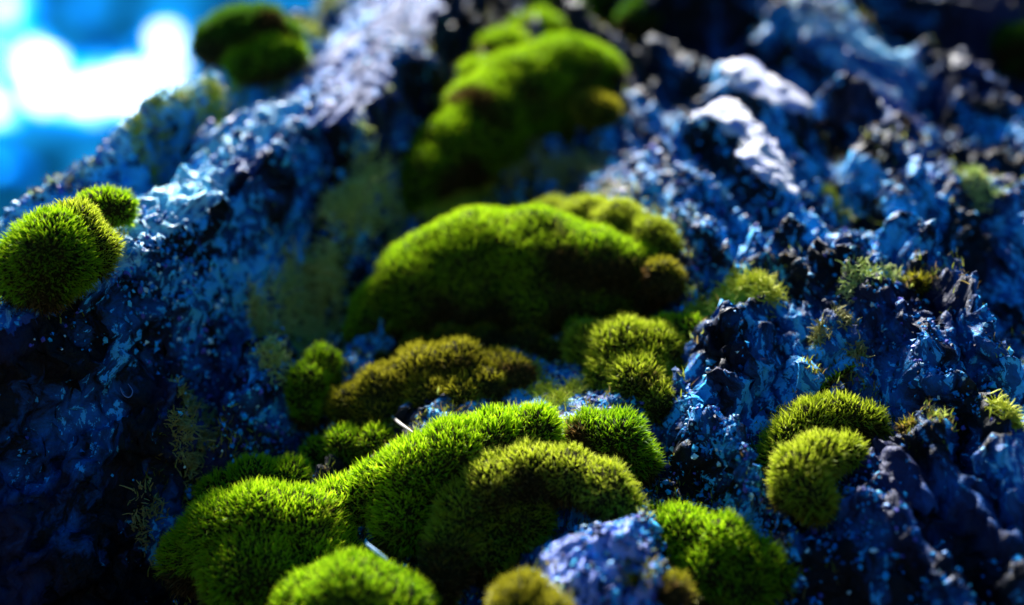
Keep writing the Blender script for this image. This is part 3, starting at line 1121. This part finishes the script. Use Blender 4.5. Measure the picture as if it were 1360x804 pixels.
PAL['pale'] = ((.34, .46, .10), (.52, .66, .16), (.78, .86, .35))
PAL['ochre'] = ((.20, .18, .05), (.34, .32, .08), (.52, .50, .20))
lichen('pale yellow green lichen tuft crowning the crusted knob', [(985, 388, 18), (1015, 388, 20), (965, 396, 14)], 'lime', 420, .0075)
lichen('yellowish lichen tuft between the crusted knob and the moss column', [(945, 410, 16), (925, 420, 12)], 'lime', 260, .006)
lichen('blurred pale lichen patch in the hollow left of the tall cushion', [(470, 265, 30), (500, 250, 26), (450, 285, 22)], 'pale', 900, .0055)
lichen('pale green lichen patch left of the largest cushion', [(400, 400, 30), (430, 375, 24), (415, 430, 26), (385, 440, 20)], 'pale', 950, .0055)
lichen('small pale lichen patch in the hollow near the dark green cushion', [(352, 450, 18), (365, 480, 18), (345, 430, 12)], 'pale', 500, .004)
lichen('yellow lichen mat at the foot of the tall blurred cushion', [(570, 280, 22), (600, 262, 26), (640, 250, 26), (615, 285, 22)], 'lime', 420, .008)
lichen('ochre lichen mat between the tall cushion and the largest one', [(690, 240, 28), (740, 230, 30), (780, 225, 24)], 'ochre', 420, .008)
lichen('yellow green lichen band along the upper left ridge', [(200, 225, 18), (225, 205, 18), (260, 180, 18), (290, 150, 18), (320, 120, 22), (355, 110, 20)], 'lime', 300, .007)
lichen('mossy lichen at the top beside the blue plate', [(430, 20, 26), (415, 50, 22)], 'lime', 300, .009)
lichen('faint yellow lichen strands on the right bark', [(1110, 275, 12), (1122, 295, 12), (1100, 260, 10)], 'lime', 90, .006)
lichen('fine green lichen strands beside the lone olive tuft', [(1150, 365, 18), (1180, 370, 14), (1130, 380, 12)], 'pale', 120, .006)
lichen('small yellow green lichen tuft near the right edge', [(1328, 552, 16), (1345, 560, 10)], 'lime', 150, .006)
lichen('curly lichen threads on the pale plate between the cushions', [(720, 520, 18), (742, 532, 14), (760, 520, 10), (705, 500, 10)], 'lime', 170, .007, .00018)
lichen('brownish lichen patch on the dim bark left of the low cushion', [(262, 548, 20), (268, 580, 18), (250, 600, 14)], 'ochre', 260, .006)
lichen('green lichen strands beside the left end of the saddle shaped cushion', [(205, 690, 16), (190, 700, 12)], 'ochre', 60, .006)
lichen('faint green lichen strands running down the far right bark', [(1290, 240, 14), (1310, 265, 14)], 'pale', 110, .007)
lichen('yellow lichen strands on the bark above the twin cushions', [(1085, 450, 12), (1120, 425, 14), (1140, 470, 12)], 'ochre', 70, .006)


# ------------------------------------------------------------------ fallen needles and twigs
def strand(name, label, cat, pts, r, col, group=None):
    P = []
    for (x, y, lift) in pts:
        c, t, d = hit(x, y)
        P.append(c - d / np.linalg.norm(d) * lift)
    P = np.array(P)
    tt = np.linspace(0, len(P) - 1, 14)
    q = np.stack([np.interp(tt, np.arange(len(P)), P[:, k]) for k in range(3)], -1)
    for _ in range(2):
        q[1:-1] = (q[:-2] + 2 * q[1:-1] + q[2:]) / 4
    rr = r * (np.sin(np.linspace(.25, math.pi - .15, 14)) * .7 + .35)
    V, f = tubes(q[None], rr[None], 6)
    me = mesh_from(name, world(V), f, True, M_THREAD)
    set_col(me, np.tile(np.array(col), (len(V), 1)))
    return link(name, me, None, label, cat, group)


strand('fallen_needle', 'blue white fallen needle lying against the saddle shaped cushion', 'needle', [(487, 722, .024), (500, 733, .024), (515, 744, .024)], .0004, (.5, .75, 1))
strand('fallen_twig', 'pale thin twig end lying over the small low cushion', 'twig', [(518, 550, .008), (530, 562, .010), (548, 574, .012)], .0004, (.8, .75, .7))
strand('fallen_twig', 'short pale twig end left of the longer one on the olive mat', 'twig', [(490, 545, .010), (496, 556, .012)], .0004, (.75, .7, .6))
strand('bark_chip', 'blue grey bark chip on the brown foot of the largest cushion', 'bark chip', [(490, 496, .012), (503, 490, .012), (515, 486, .012)], .0009, (.3, .5, .9))
strand('curled_tendril', 'tiny pale curled tendril on the dim lower left ridge', 'tendril',
       [(170, 510, .004), (178, 520, .005), (172, 530, .005), (163, 525, .004), (160, 515, .004)], .00016, (.22, .32, .6))

# ------------------------------------------------------------------ short stray shoots round the cushions and along cracks
pts = []
for (x, y, r) in SPOTS:
    c, t, d = hit(x, y)
    rm = r * t / FPX
    k = int(70 + 260 * (r / 60) ** 2)
    a = rng.uniform(0, 2 * math.pi, k)
    q = rm * rng.uniform(.8, 1.55, k)
    pts.append(np.stack([c[0] + np.cos(a) * q, c[1] + np.sin(a) * q * 1.2], -1))
pts = np.concatenate(pts)
ex = rng.uniform([-.2, -.12], [.26, .25], (30000, 2))
g = fbm(np.concatenate([ex, ex[:, :1] * 0], 1) * 30, 3, 600)
ex = ex[g > .62]
pts = np.concatenate([pts, ex])
pts = pts[pts[:, 0] > edge_u(pts[:, 1]) + .003]
n = len(pts)
p = np.stack([pts[:, 0], pts[:, 1], hface(pts[:, 0], pts[:, 1])], -1)
d = np.array([0, .35, .9]) + rng.normal(0, .5, (n, 3))
d /= np.linalg.norm(d, axis=1, keepdims=True)
s_ = np.cross(d, rng.normal(size=(n, 3)))
s_ /= np.linalg.norm(s_, axis=1, keepdims=True)
L = rng.uniform(.001, .0028, n)[:, None]
wd = rng.uniform(.00013, .00024, n)[:, None]
p1 = p + d * L * .6
p2 = p1 + (d + rng.normal(0, .4, (n, 3))) * L * .45
V = np.stack([p - s_ * wd, p + s_ * wd, p1 + s_ * wd * .8, p1 - s_ * wd * .8, p2], 1).reshape(-1, 3)
bi = (np.arange(n) * 5)[:, None]
cc = np.array([(.20, .22, .02), (.32, .38, .03), (.12, .08, .02), (.30, .22, .07), (.45, .52, .10)])[rng.integers(0, 5, n)]
me = mesh_from('moss_sprigs', world(V), [bi + np.array([[0, 1, 2, 3]]), bi + np.array([[3, 2, 4]])], True, M_BLADE)
set_col(me, np.repeat(cc, 5, 0))
link('moss_sprigs', me, tree, kind='stuff')
print('TRIS', sum(len(o.data.loop_triangles) if o.data.calc_loop_triangles() is None else 0 for o in bpy.data.objects if o.type == 'MESH'), 'BLADES', BLADES_TOTAL)
